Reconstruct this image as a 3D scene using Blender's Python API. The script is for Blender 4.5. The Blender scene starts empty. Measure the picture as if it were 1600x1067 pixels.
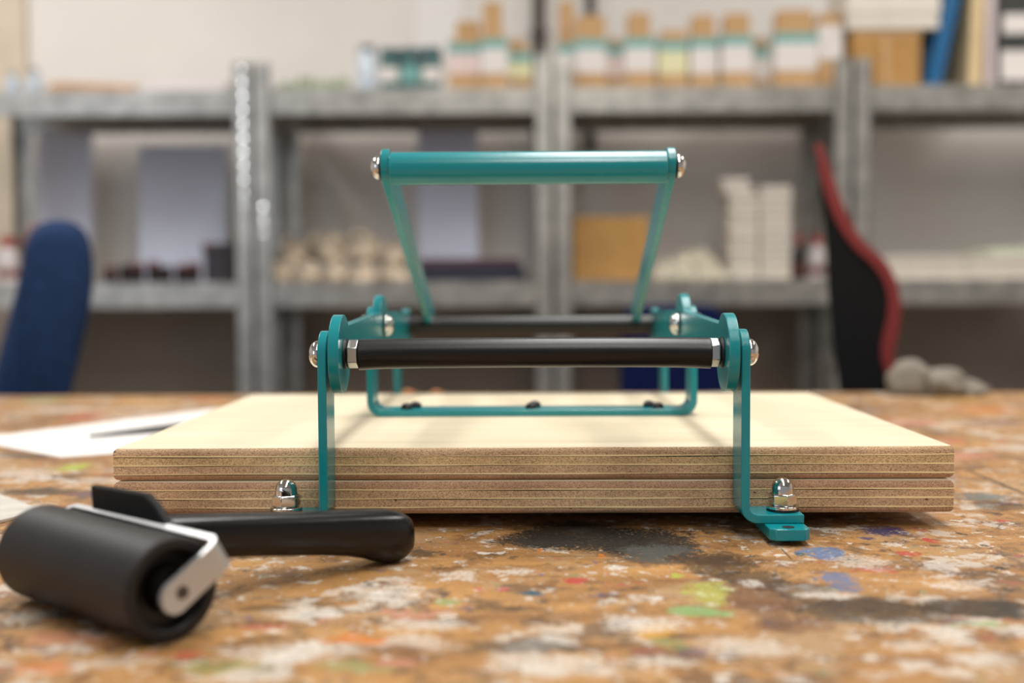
import bpy, bmesh, math, random
from mathutils import Vector, Matrix, noise
random.seed(7)
scene = bpy.context.scene
COL = scene.collection
PI = math.pi

# ---------------------------------------------------------------- camera
def camera_axes(yaw, pitch, roll):
    f = Vector((-math.sin(yaw)*math.cos(pitch), math.cos(yaw)*math.cos(pitch), -math.sin(pitch)))
    r = Vector((math.cos(yaw), math.sin(yaw), 0)); u = r.cross(f)
    c, s = math.cos(roll), math.sin(roll)
    return c*r + s*u, -s*r + c*u, f
cam_data = bpy.data.cameras.new('camera')
cam_data.sensor_width = 36.0
cam_data.lens = 40.5
cam_data.clip_start = 0.01
cam_data.dof.use_dof = True
cam_data.dof.focus_distance = 0.612
cam_data.dof.aperture_fstop = 3.8
cam = bpy.data.objects.new('camera', cam_data)
r_, u_, f_ = camera_axes(0.0118051, 0.0475398, -0.0050846)
M = Matrix((r_, u_, -f_)).transposed().to_4x4()
M.translation = Vector((-0.00315, -0.62656, 0.1334))
cam.matrix_world = M
COL.objects.link(cam)
scene.camera = cam

# ---------------------------------------------------------------- light and exposure
scene.view_settings.view_transform = 'Standard'
scene.view_settings.look = 'None'
scene.view_settings.gamma = 1.0
scene.view_settings.use_curve_mapping = False
scene.view_settings.exposure = 0.08
world = bpy.data.worlds.new('world'); scene.world = world
world.use_nodes = True
bg = world.node_tree.nodes['Background']
bg.inputs[0].default_value = (0.95, 0.97, 1.0, 1)
bg.inputs[1].default_value = 0.31

def area(name, loc, size, size_y, power, col, target):
    d = bpy.data.lights.new(name, 'AREA'); d.shape = 'RECTANGLE'
    d.size = size; d.size_y = size_y; d.energy = power; d.color = col
    o = bpy.data.objects.new(name, d); COL.objects.link(o)
    o.location = loc
    if abs(target[0]-loc[0])+abs(target[1]-loc[1]) > 1e-4:      # ceiling panels hang level and need no turning
        o.rotation_euler = (Vector(target) - Vector(loc)).to_track_quat('-Z', 'Y').to_euler()
    return o
# ceiling light panels in rows along the room, the last an added fill (table top is z = 0)
area('ceiling_panel_light', (0.18, 0.36, 1.86), 0.34, 1.8, 31, (1.0, 0.985, 0.955), (0.18, 0.36, 0))
area('ceiling_panel_light', (-1.6, 1.15, 1.86), 0.3, 1.7, 32, (1.0, 0.985, 0.965), (-1.6, 1.15, 0))
area('ceiling_panel_light', (1.85, 1.15, 1.86), 0.3, 1.7, 32, (1.0, 0.98, 0.95), (1.85, 1.15, 0))
area('ceiling_panel_light', (0.18, -1.55, 1.86), 0.34, 1.4, 21, (1.0, 0.985, 0.955), (0.18, -1.55, 0))  # added unseen panel behind the camera, fill for the press front
# daylight from the window side of the room, left of and behind the camera
area('window_daylight', (-2.7, -2.2, 0.9), 1.8, 1.4, 17, (0.72, 0.84, 1.0), (-0.4, 1.6, 0.2))

# ---------------------------------------------------------------- materials
def srgb(c, a=1.0):
    def l(v):
        v = v/255.0
        return v/12.92 if v <= 0.04045 else ((v+0.055)/1.055)**2.4
    return (l(c[0]), l(c[1]), l(c[2]), a)

def material(name, color, rough=0.5, metal=0.0, spec=0.5, bump=0.0, bump_scale=200.0, var=0.0, var_scale=30.0,
             coat=0.0, stretch=(1, 1, 1), trans=0.0):
    m = bpy.data.materials.new(name); m.use_nodes = True
    nt = m.node_tree; b = nt.nodes['Principled BSDF']
    b.inputs['Base Color'].default_value = srgb(color)
    b.inputs['Roughness'].default_value = rough
    b.inputs['Metallic'].default_value = metal
    b.inputs['Specular IOR Level'].default_value = spec
    b.inputs['Coat Weight'].default_value = coat
    b.inputs['Transmission Weight'].default_value = trans
    if var > 0 or bump > 0:
        tc = nt.nodes.new('ShaderNodeTexCoord'); mp = nt.nodes.new('ShaderNodeMapping')
        mp.inputs['Scale'].default_value = stretch
        nt.links.new(tc.outputs['Object'], mp.inputs[0])
    if var > 0:
        n = nt.nodes.new('ShaderNodeTexNoise'); n.inputs['Scale'].default_value = var_scale
        n.inputs['Detail'].default_value = 4
        nt.links.new(mp.outputs[0], n.inputs[0])
        mx = nt.nodes.new('ShaderNodeMix'); mx.data_type = 'RGBA'
        d = tuple(max(0, c*(1-var)) for c in color); e = tuple(min(255, c*(1+var*0.7)) for c in color)
        mx.inputs[6].default_value = srgb(d); mx.inputs[7].default_value = srgb(e)
        rp = nt.nodes.new('ShaderNodeMapRange'); rp.inputs[1].default_value = 0.3; rp.inputs[2].default_value = 0.7
        nt.links.new(n.outputs[0], rp.inputs[0]); nt.links.new(rp.outputs[0], mx.inputs[0])
        nt.links.new(mx.outputs[2], b.inputs['Base Color'])
    if bump > 0:
        n2 = nt.nodes.new('ShaderNodeTexNoise'); n2.inputs['Scale'].default_value = bump_scale
        nt.links.new(mp.outputs[0], n2.inputs[0])
        bp = nt.nodes.new('ShaderNodeBump'); bp.inputs['Strength'].default_value = bump
        bp.inputs['Distance'].default_value = 0.001
        nt.links.new(n2.outputs[0], bp.inputs['Height']); nt.links.new(bp.outputs[0], b.inputs['Normal'])
    return m

MT = {}
MT['teal'] = material('teal_powder_coat', (8, 136, 143), 0.21, spec=0.6, bump=0.06, bump_scale=900)
MT['chrome'] = material('polished_steel', (214, 212, 208), 0.09, 1.0, bump=0.02, bump_scale=300)
MT['zinc'] = material('zinc_plated_nut', (190, 190, 188), 0.24, 1.0, bump=0.06, bump_scale=700)
MT['black_plastic'] = material('black_tube', (11, 9, 8), 0.34, spec=0.42, bump=0.05, bump_scale=500)
MT['black_washer'] = material('black_washer', (9, 8, 8), 0.45)
MT['black_bolt'] = material('black_oxide_bolt', (14, 14, 15), 0.3, 0.3)
MT['rubber'] = material('black_rubber_roller', (26, 23, 23), 0.5, spec=0.42, bump=0.04, bump_scale=600, var=0.15, var_scale=40)
MT['rubber_foot'] = material('rubber_foot', (16, 15, 15), 0.8)
MT['handle_black'] = material('black_handle_plastic', (13, 11, 11), 0.26, spec=0.45, bump=0.15, bump_scale=90)
MT['steel'] = material('brushed_steel', (196, 196, 196), 0.32, 0.7, bump=0.08, bump_scale=400)
MT['paper'] = material('white_paper', (236, 232, 228), 0.8, spec=0.2)
MT['plate_pale'] = material('pale_scraper_metal', (205, 200, 190), 0.5, 0.1, var=0.06, var_scale=60)
MT['tool_black'] = material('black_tool', (28, 28, 28), 0.4)
MT['wall'] = material('wall_paint', (228, 222, 215), 0.85, spec=0.2, var=0.03, var_scale=2, bump=0.1, bump_scale=60)
MT['wall_low'] = material('dark_dado_paint', (146, 132, 120), 0.8, spec=0.2, var=0.05, var_scale=3)
MT['wall_tan'] = material('tan_trim', (214, 198, 176), 0.7, var=0.05, var_scale=6)
MT['ceiling'] = material('ceiling_paint', (225, 222, 216), 0.9, spec=0.2, var=0.02, var_scale=3)
MT['floor'] = material('grey_floor', (92, 84, 76), 0.6, var=0.12, var_scale=5)
MT['galv'] = material('galvanised_steel', (182, 178, 170), 0.38, 0.85, var=0.14, var_scale=24, bump=0.05, bump_scale=80)
MT['kraft'] = material('kraft_cardboard', (196, 158, 114), 0.8, spec=0.2, var=0.06, var_scale=40)
MT['kraft_dark'] = material('brown_cardboard', (184, 140, 84), 0.8, spec=0.2, var=0.05, var_scale=30)
MT['label_white'] = material('white_label', (228, 220, 214), 0.6)
MT['label_teal'] = material('teal_label', (118, 172, 166), 0.6)
MT['white_card'] = material('white_card_box', (226, 216, 202), 0.7, var=0.03, var_scale=20)
MT['white_blue'] = material('lavender_board', (222, 226, 244), 0.75, var=0.03, var_scale=4)  # bluish tint puts daylight on the wall into colour; the sheet shares it
MT['white_card_tray'] = material('white_card_tray', (196, 186, 172), 0.7)
MT['blue_card'] = material('blue_folder', (0, 92, 142), 0.5)
MT['cream'] = material('cream_binder', (222, 196, 150), 0.6, var=0.03, var_scale=20)
MT['lilac'] = material('pale_lilac_binder', (208, 192, 190), 0.6)
MT['black_card'] = material('black_binder', (44, 44, 40), 0.55)
MT['green_glass'] = material('pale_green_glass', (170, 178, 150), 0.2, spec=0.6, var=0.1, var_scale=40)
MT['glass'] = material('clear_jar', (214, 226, 238), 0.06, spec=0.9, trans=0.3)
MT['tin_dark'] = material('dark_teal_tin', (70, 104, 104), 0.3, var=0.35, var_scale=50)
MT['tin_lid'] = material('tin_lid', (150, 160, 165), 0.2, 0.9)
MT['tan_wood'] = material('tan_wood', (190, 150, 112), 0.6, var=0.1, var_scale=20)
MT['red'] = material('red_plastic', (170, 62, 50), 0.4)
MT['white_plastic'] = material('white_plastic', (224, 214, 212), 0.4)
MT['dark_jar'] = material('dark_ink', (42, 30, 32), 0.3, var=0.2, var_scale=60)
MT['jar_red'] = material('dull_red_lid', (120, 58, 46), 0.4)
MT['rag'] = material('cream_rag', (188, 172, 152), 0.9, spec=0.1, var=0.5, var_scale=22)
MT['rag_white'] = material('white_rag', (138, 131, 120), 0.9, spec=0.1, var=0.1, var_scale=16)
MT['bag'] = material('pale_paper_bag', (206, 197, 176), 0.7, var=0.2, var_scale=30)
MT['navy_book'] = material('navy_cover', (34, 34, 52), 0.5)
MT['plum_book'] = material('plum_cover', (92, 56, 66), 0.6)
MT['blue_fabric'] = material('blue_fabric', (34, 54, 88), 0.9, spec=0.15, var=0.12, var_scale=60, bump=0.2, bump_scale=900)
MT['navy_fabric'] = material('navy_fabric', (16, 26, 66), 0.9, spec=0.1, var=0.1, var_scale=40)
MT['chair_black'] = material('black_leatherette', (8, 8, 9), 0.7, spec=0.25, bump=0.1, bump_scale=400)
MT['chair_red'] = material('red_leatherette', (128, 36, 33), 0.6, bump=0.1, bump_scale=400)
MT['dark_metal'] = material('dark_pipe', (72, 64, 56), 0.5, 0.2)
MT['ply_light'] = material('ply_long_grain', (248, 222, 168), 0.7, spec=0.2, var=0.06, var_scale=60, stretch=(0.2, 1, 1))
MT['ply_dark'] = material('dark_glue_line', (104, 76, 52), 0.8, spec=0.1, var=0.3, var_scale=300)
MT['lamp_housing'] = material('lamp_housing', (230, 230, 228), 0.5)
MT['tab'] = material('bright_slot_tab', (225, 228, 232), 0.14, 1.0)
MT['fin_black'] = material('matt_black_fin', (10, 10, 11), 0.6, spec=0.25)
MT['cork'] = material('orange_wood_chip', (196, 132, 78), 0.8, var=0.15, var_scale=80)

def node(nt, kind, **kw):
    n = nt.nodes.new(kind)
    for k, v in kw.items(): setattr(n, k, v)
    return n

def ply_end_material(name, color):
    m = bpy.data.materials.new(name); m.use_nodes = True
    nt = m.node_tree; L = nt.links; b = nt.nodes['Principled BSDF']
    b.inputs['Roughness'].default_value = 0.8; b.inputs['Specular IOR Level'].default_value = 0.15
    tc = node(nt, 'ShaderNodeTexCoord'); mp = node(nt, 'ShaderNodeMapping'); mp.inputs['Scale'].default_value = (0.55, 1, 1)
    L.new(tc.outputs['Object'], mp.inputs[0])
    n1 = node(nt, 'ShaderNodeTexNoise'); n1.inputs['Scale'].default_value = 2200; n1.inputs['Detail'].default_value = 3
    n1.inputs['Roughness'].default_value = 0.7
    n2 = node(nt, 'ShaderNodeTexNoise'); n2.inputs['Scale'].default_value = 28; n2.inputs['Detail'].default_value = 5
    n3 = node(nt, 'ShaderNodeTexVoronoi'); n3.inputs['Scale'].default_value = 110
    L.new(mp.outputs[0], n1.inputs[0]); L.new(mp.outputs[0], n2.inputs[0]); L.new(mp.outputs[0], n3.inputs[0])
    r1 = node(nt, 'ShaderNodeValToRGB')
    cr = r1.color_ramp
    cr.elements[0].position = 0.33; cr.elements[0].color = srgb(tuple(c*0.6 for c in color))
    cr.elements[1].position = 0.66; cr.elements[1].color = srgb(tuple(min(255, c*1.22) for c in color))
    e = cr.elements.new(0.46); e.color = srgb(color)
    L.new(n1.outputs[0], r1.inputs[0])
    mx = node(nt, 'ShaderNodeMix', data_type='RGBA', blend_type='MULTIPLY'); mx.inputs[0].default_value = 1
    r2 = node(nt, 'ShaderNodeValToRGB')
    r2.color_ramp.elements[0].position = 0.3; r2.color_ramp.elements[0].color = (0.66, 0.62, 0.58, 1)
    r2.color_ramp.elements[1].position = 0.62; r2.color_ramp.elements[1].color = (1.05, 1.03, 1.0, 1)
    L.new(n2.outputs[0], r2.inputs[0]); L.new(r1.outputs[0], mx.inputs[6]); L.new(r2.outputs[0], mx.inputs[7])
    # knots and voids
    mx2 = node(nt, 'ShaderNodeMix', data_type='RGBA')
    mr = node(nt, 'ShaderNodeMapRange'); mr.inputs[1].default_value = 0.035; mr.inputs[2].default_value = 0.075
    mr.inputs[3].default_value = 0.9; mr.inputs[4].default_value = 0.0
    L.new(n3.outputs['Distance'], mr.inputs[0]); L.new(mr.outputs[0], mx2.inputs[0])
    L.new(mx.outputs[2], mx2.inputs[6]); mx2.inputs[7].default_value = srgb((30, 20, 14))
    L.new(mx2.outputs[2], b.inputs['Base Color'])
    bp = node(nt, 'ShaderNodeBump'); bp.inputs['Strength'].default_value = 0.5; bp.inputs['Distance'].default_value = 0.0004
    L.new(n1.outputs[0], bp.inputs['Height']); L.new(bp.outputs[0], b.inputs['Normal'])
    return m
MT['ply_a'] = ply_end_material('ply_end_grain', (204, 172, 138))
MT['ply_b'] = ply_end_material('ply_end_grain_warm', (192, 156, 126))
MT['ply_c'] = ply_end_material('ply_end_grain_honey', (210, 180, 136))

def veneer_material():
    m = bpy.data.materials.new('birch_face_veneer'); m.use_nodes = True
    nt = m.node_tree; L = nt.links; b = nt.nodes['Principled BSDF']
    b.inputs['Roughness'].default_value = 0.55; b.inputs['Specular IOR Level'].default_value = 0.3
    tc = node(nt, 'ShaderNodeTexCoord'); mp = node(nt, 'ShaderNodeMapping'); mp.inputs['Scale'].default_value = (6, 90, 1)
    L.new(tc.outputs['Object'], mp.inputs[0])
    n1 = node(nt, 'ShaderNodeTexNoise'); n1.inputs['Scale'].default_value = 1.0; n1.inputs['Detail'].default_value = 6
    L.new(mp.outputs[0], n1.inputs[0])
    r1 = node(nt, 'ShaderNodeValToRGB')
    r1.color_ramp.elements[0].position = 0.3; r1.color_ramp.elements[0].color = srgb((220, 203, 172))
    r1.color_ramp.elements[1].position = 0.7; r1.color_ramp.elements[1].color = srgb((233, 218, 190))
    L.new(n1.outputs[0], r1.inputs[0]); L.new(r1.outputs[0], b.inputs['Base Color'])
    return m
MT['veneer'] = veneer_material()

# paint stains of the table top: (x mm, y mm, half width, half depth, colour, opacity)
PAINT = {'k': (38, 36, 32), 'g': (96, 102, 98), 'w': (214, 206, 194), 'r': (178, 60, 58), 't': (25, 85, 105), 'n': (48, 50, 100),
         'b': (84, 112, 150), 'l': (164, 176, 74), 'e': (124, 164, 104), 'o': (200, 116, 46), 'br': (96, 62, 46),
         'p': (184, 122, 102), 'y': (212, 156, 56)}
SPLATS=[
 (25,-14,40.9,41.2,'k',0.95),(59,-32,29.7,44.7,'k',0.95),(6,-26,30.2,21.4,'k',0.9),(63,-56,19.1,24.8,'g',0.6),(88,-76,24.5,25.7,'k',0.7),
 (101,-107,20.3,18.3,'k',0.7),(19,-109,6.4,6.8,'r',0.9),(-14,-124,2.8,3.8,'r',0.8),(-24,-123,2.3,3.2,'r',0.7),(-1,-131,6.1,4.7,'t',0.95),
 (-37,-144,6.5,5,'e',0.6),(-12,-153,13.3,7.7,'k',0.55),(-28,-154,3.7,3.8,'n',0.5),(-10,-92,13.5,4.9,'w',0.7),(-35,-100,8.9,9.4,'w',0.6),
 (-65,-131,22.3,14.7,'w',0.55),(39,-85,5.5,5.6,'w',0.9),(-25,-5,4.2,4.9,'w',0.7),(66,-101,3.2,4.7,'l',0.9),(4,-48,2.3,3.6,'o',0.9),
 (34,-61,2.5,4.1,'o',0.9),(69,-157,12.6,8.5,'e',0.85),(76,-132,11.1,18.7,'l',0.6),(48,-185,9.9,11.7,'y',0.7),(192,-4,15.2,14.7,'n',0.9),
 (176,-24,4.7,4.6,'n',0.8),(145,-59,10.1,13.7,'b',0.9),(132,-59,3.2,5.5,'t',0.9),(137,-107,9.8,16,'b',0.8),(139,-126,7,6.4,'b',0.6),
 (207,-28,3.6,6.8,'r',0.9),(186,-58,6.9,5.5,'r',0.8),(265,21,4.3,5.3,'r',0.8),(158,-90,13.4,7.3,'r',0.5),(185,-37,5.9,5.9,'w',0.6),
 (283,94,16.7,15.3,'g',0.9),(282,67,19.1,18.2,'k',0.6),(157,-73,15.4,15.5,'w',0.5),(188,-101,8.2,8.2,'w',0.6),(189,-119,16.9,8.7,'w',0.5),
 (220,-88,4.2,2.5,'k',0.9),(97,-138,16.3,32.4,'br',0.75),(137,-158,33.8,24.2,'k',0.8),(116,-129,19.4,16.8,'k',0.55),(181,-154,28.8,15.1,'k',0.85),
 (99,-177,20.1,12.1,'br',0.7),(126,-135,16.4,6.2,'w',0.7),(98,-115,6.3,7.8,'w',0.6),(158,-189,14.6,14.6,'w',0.75),(185,-186,8.6,9.9,'w',0.8),
 (138,-205,11.7,7.6,'w',0.6),(160,-220,13.6,9.9,'w',0.6),(175,-177,15,3.4,'e',0.7),(168,-173,7.6,4.4,'n',0.5),(42,-176,17.7,12.1,'w',0.7),
 (77,-205,21.2,12.1,'w',0.55),(58,-212,7,5.9,'n',0.5),(51,-201,7.2,7.7,'e',0.4),(-4,-206,35.5,7.6,'k',0.65),(-47,-200,19.2,12.4,'w',0.5),
 (3,-226,27,11,'w',0.7),(-63,-226,13.6,6.9,'e',0.4),(-56,-208,21.3,6,'br',0.5),(46,-223,13.6,8.4,'w',0.7),(-42,-176,17.8,8.7,'w',0.6),
 (6,-185,14.9,6.7,'w',0.6),(-51,-163,15.7,7.4,'p',0.6),(-50,-223,9.1,5.6,'p',0.7),(-67,-197,12.1,9.5,'o',0.8),(-69,-65,8.9,9.4,'w',0.9),
 (-55,-55,12.8,11.1,'k',0.6),(-341,224,13.5,18.4,'l',0.95),(-394,287,31.2,21.2,'k',0.4),(-283,114,21,14,'n',0.6),(-325,124,29.9,16.8,'k',0.65),
 (-352,259,35.2,13.3,'br',0.5),(-370,199,28.2,26,'w',0.5),(-304,169,18.1,16.1,'w',0.4),(-91,-212,25.8,11.8,'w',0.55),(-110,-226,20.4,8.3,'e',0.35),
 (-93,-162,18.4,11.1,'w',0.5),(-111,-153,13.4,5.8,'k',0.5),(-127,-215,7,4.4,'r',0.6),(-179,-196,19.6,11.2,'p',0.6),(-204,-162,15.9,9.3,'w',0.6),
 (-190,-162,18.5,7.4,'k',0.5),(-153,-222,23,8.4,'w',0.4),(-176,-226,13.7,6.9,'o',0.7),(-107,-180,12.6,5.1,'r',0.35),(335,271,29.5,27,'p',0.7),
 (333,352,21.5,20.1,'r',0.5),(368,490,36.6,26.1,'p',0.7),(453,487,30.3,25.9,'n',0.4),(359,607,40.5,31.8,'br',0.6),(486,602,40.1,31.5,'o',0.7),
 (498,705,43.4,22.2,'y',0.5),(392,312,20.5,22.1,'w',0.5),(360,351,10.7,16,'r',0.8),(-463,562,20.3,41.7,'r',0.55),(-514,638,50.4,33.7,'w',0.45),
 (-582,748,31.4,23.9,'e',0.6),(-449,720,38.3,22.9,'y',0.6),(-493,490,31.9,26.3,'br',0.5),(-428,635,43,26.8,'w',0.4),(-389,749,31.2,23.9,'o',0.6),]
# long dark scratch along a joint of the table boards
SPLATS += [(314, 156, 1.6, 74, 'k', 0.9), (318, 330, 1.4, 90, 'k', 0.7), (126, -58, 0.5, 14, 'k', 0.8), (24, -62, 30, 0.5, 'k', 0.6)]

def table_material():
    m = bpy.data.materials.new('paint_stained_table_top'); m.use_nodes = True
    nt = m.node_tree; L = nt.links; b = nt.nodes['Principled BSDF']
    tc = node(nt, 'ShaderNodeTexCoord')
    sc = node(nt, 'ShaderNodeVectorMath', operation='SCALE'); sc.inputs['Scale'].default_value = 1000.0
    L.new(tc.outputs['Object'], sc.inputs[0])                     # millimetres
    P = sc.outputs[0]
    def nz(scale, detail, rough=0.5, vec=P, out='Fac', dim='2D', stretch=None):
        if stretch:
            mp = node(nt, 'ShaderNodeMapping'); mp.inputs['Scale'].default_value = stretch; L.new(vec, mp.inputs[0]); vec = mp.outputs[0]
        n = node(nt, 'ShaderNodeTexNoise', noise_dimensions='3D'); n.inputs['Scale'].default_value = scale
        n.inputs['Detail'].default_value = detail; n.inputs['Roughness'].default_value = rough
        L.new(vec, n.inputs['Vector']); return n.outputs[out]
    def mrange(s, a, c, lo=0.0, hi=1.0):
        n = node(nt, 'ShaderNodeMapRange'); n.inputs[1].default_value = a; n.inputs[2].default_value = c
        n.inputs[3].default_value = lo; n.inputs[4].default_value = hi; L.new(s, n.inputs[0]); return n.outputs[0]
    def mix(f, a, c):
        n = node(nt, 'ShaderNodeMix', data_type='RGBA')
        if isinstance(f, float): n.inputs[0].default_value = f
        else: L.new(f, n.inputs[0])
        for i, v in ((6, a), (7, c)):
            if isinstance(v, tuple): n.inputs[i].default_value = v
            else: L.new(v, n.inputs[i])
        return n.outputs[2]
    # bare orange wood with grain along x
    g = nz(0.02, 6, 0.6, stretch=(0.35, 2.2, 1))
    rp = node(nt, 'ShaderNodeValToRGB')
    rp.color_ramp.elements[0].position = 0.32; rp.color_ramp.elements[0].color = srgb((132, 92, 54))
    rp.color_ramp.elements[1].position = 0.68; rp.color_ramp.elements[1].color = srgb((192, 144, 86))
    L.new(g, rp.inputs[0]); col = rp.outputs[0]
    fine = nz(0.5, 4, 0.65)
    col = mix(mrange(fine, 0.56, 0.72, 0, 0.35), col, srgb((236, 190, 128)))
    col = mix(mrange(fine, 0.42, 0.30, 0, 0.5), col, srgb((118, 78, 38)))
    # ragged coordinates for the stains; the third component carries flaking
    d1 = node(nt, 'ShaderNodeTexNoise'); d1.inputs['Scale'].default_value = 0.16; d1.inputs['Detail'].default_value = 5; d1.inputs['Roughness'].default_value = 0.65
    L.new(P, d1.inputs[0])
    sub = node(nt, 'ShaderNodeVectorMath', operation='SUBTRACT'); sub.inputs[1].default_value = (0.5, 0.5, 0.5); L.new(d1.outputs['Color'], sub.inputs[0])
    sca = node(nt, 'ShaderNodeVectorMath', operation='MULTIPLY'); sca.inputs[1].default_value = (11, 11, 0); L.new(sub.outputs[0], sca.inputs[0])
    add = node(nt, 'ShaderNodeVectorMath', operation='ADD'); L.new(P, add.inputs[0]); L.new(sca.outputs[0], add.inputs[1])
    sx = node(nt, 'ShaderNodeSeparateXYZ'); L.new(add.outputs[0], sx.inputs[0])
    fl = nz(0.42, 5, 0.7)
    fz = mrange(fl, 0.40, 0.66, 0.0, 1.45)
    cx = node(nt, 'ShaderNodeCombineXYZ'); L.new(sx.outputs[0], cx.inputs[0]); L.new(sx.outputs[1], cx.inputs[1]); L.new(fz, cx.inputs[2])
    Q = cx.outputs[0]
    e1 = node(nt, 'ShaderNodeTexNoise'); e1.inputs['Scale'].default_value = 0.055; e1.inputs['Detail'].default_value = 8; e1.inputs['Roughness'].default_value = 0.72
    L.new(P, e1.inputs[0])
    es = node(nt, 'ShaderNodeVectorMath', operation='SUBTRACT'); es.inputs[1].default_value = (0.5, 0.5, 0.5); L.new(e1.outputs['Color'], es.inputs[0])
    em = node(nt, 'ShaderNodeVectorMath', operation='MULTIPLY'); em.inputs[1].default_value = (46, 40, 0); L.new(es.outputs[0], em.inputs[0])
    ea = node(nt, 'ShaderNodeVectorMath', operation='ADD'); L.new(Q, ea.inputs[0]); L.new(em.outputs[0], ea.inputs[1])
    Q2 = ea.outputs[0]
    # broad worn paint films everywhere
    def film(seed, scale, a, c, colr, amount, stretch=(1, 1, 1)):
        off = node(nt, 'ShaderNodeVectorMath', operation='ADD'); off.inputs[1].default_value = (seed*317.0, seed*191.0, seed*57.0); L.new(add.outputs[0], off.inputs[0])
        return mrange(nz(scale, 7, 0.68, off.outputs[0], stretch=stretch), a, c, 0, amount), colr
    for args in ((1, 0.02, 0.50, 0.60, (176, 150, 118), 0.5), (11, 0.05, 0.55, 0.60, (104, 70, 42), 0.55), (3, 0.026, 0.54, 0.60, (78, 62, 52), 0.6),
                 (2, 0.03, 0.56, 0.60, (208, 200, 188), 0.65), (12, 0.075, 0.60, 0.63, (58, 50, 46), 0.7), (4, 0.035, 0.62, 0.65, (168, 84, 74), 0.6),
                 (5, 0.04, 0.645, 0.67, (112, 138, 100), 0.65), (6, 0.05, 0.65, 0.675, (62, 76, 122), 0.65), (7, 0.09, 0.60, 0.63, (218, 210, 198), 0.8),
                 (8, 0.10, 0.64, 0.66, (40, 38, 40), 0.8), (13, 0.16, 0.63, 0.65, (214, 206, 196), 0.8), (9, 0.13, 0.67, 0.69, (178, 56, 50), 0.85),
                 (10, 0.14, 0.68, 0.70, (40, 92, 122), 0.85), (14, 0.22, 0.66, 0.68, (46, 36, 30), 0.8)):
        f, c = film(*args); col = mix(f, col, srgb(c))
    for x, y, rx, ry, c, a in SPLATS:
        ma = node(nt, 'ShaderNodeVectorMath', operation='MULTIPLY_ADD')
        ma.inputs[1].default_value = (1/rx, 1/ry, 0.95 if c == 'w' else 0.6 if c == 'k' else 0.8); ma.inputs[2].default_value = (-x/rx, -y/ry, 0)
        L.new(P if min(rx, ry) <= 2 else Q if min(rx, ry) < 6.5 else Q2, ma.inputs[0])
        ln = node(nt, 'ShaderNodeVectorMath', operation='LENGTH'); L.new(ma.outputs[0], ln.inputs[0])
        col = mix(mrange(ln.outputs['Value'], 1.1, 0.82, 0, a), col, srgb(PAINT[c]))
    # scratches and grime on top of everything
    scr = nz(0.25, 4, 0.7, stretch=(0.25, 1.6, 1))
    col = mix(mrange(scr, 0.64, 0.72, 0, 0.35), col, srgb((204, 150, 84)))
    L.new(col, b.inputs['Base Color'])
    L.new(mrange(fl, 0.35, 0.7, 0.38, 0.6), b.inputs['Roughness'])
    b.inputs['Specular IOR Level'].default_value = 0.28
    bp = node(nt, 'ShaderNodeBump'); bp.inputs['Strength'].default_value = 0.35; bp.inputs['Distance'].default_value = 0.0005
    L.new(fl, bp.inputs['Height']); L.new(bp.outputs[0], b.inputs['Normal'])
    return m
MT['table'] = table_material()

# ---------------------------------------------------------------- mesh helpers (all coordinates in millimetres, world space)
def wloc(o):
    v = Vector((0, 0, 0))
    while o is not None:
        v += o.location; o = o.parent
    return v

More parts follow.
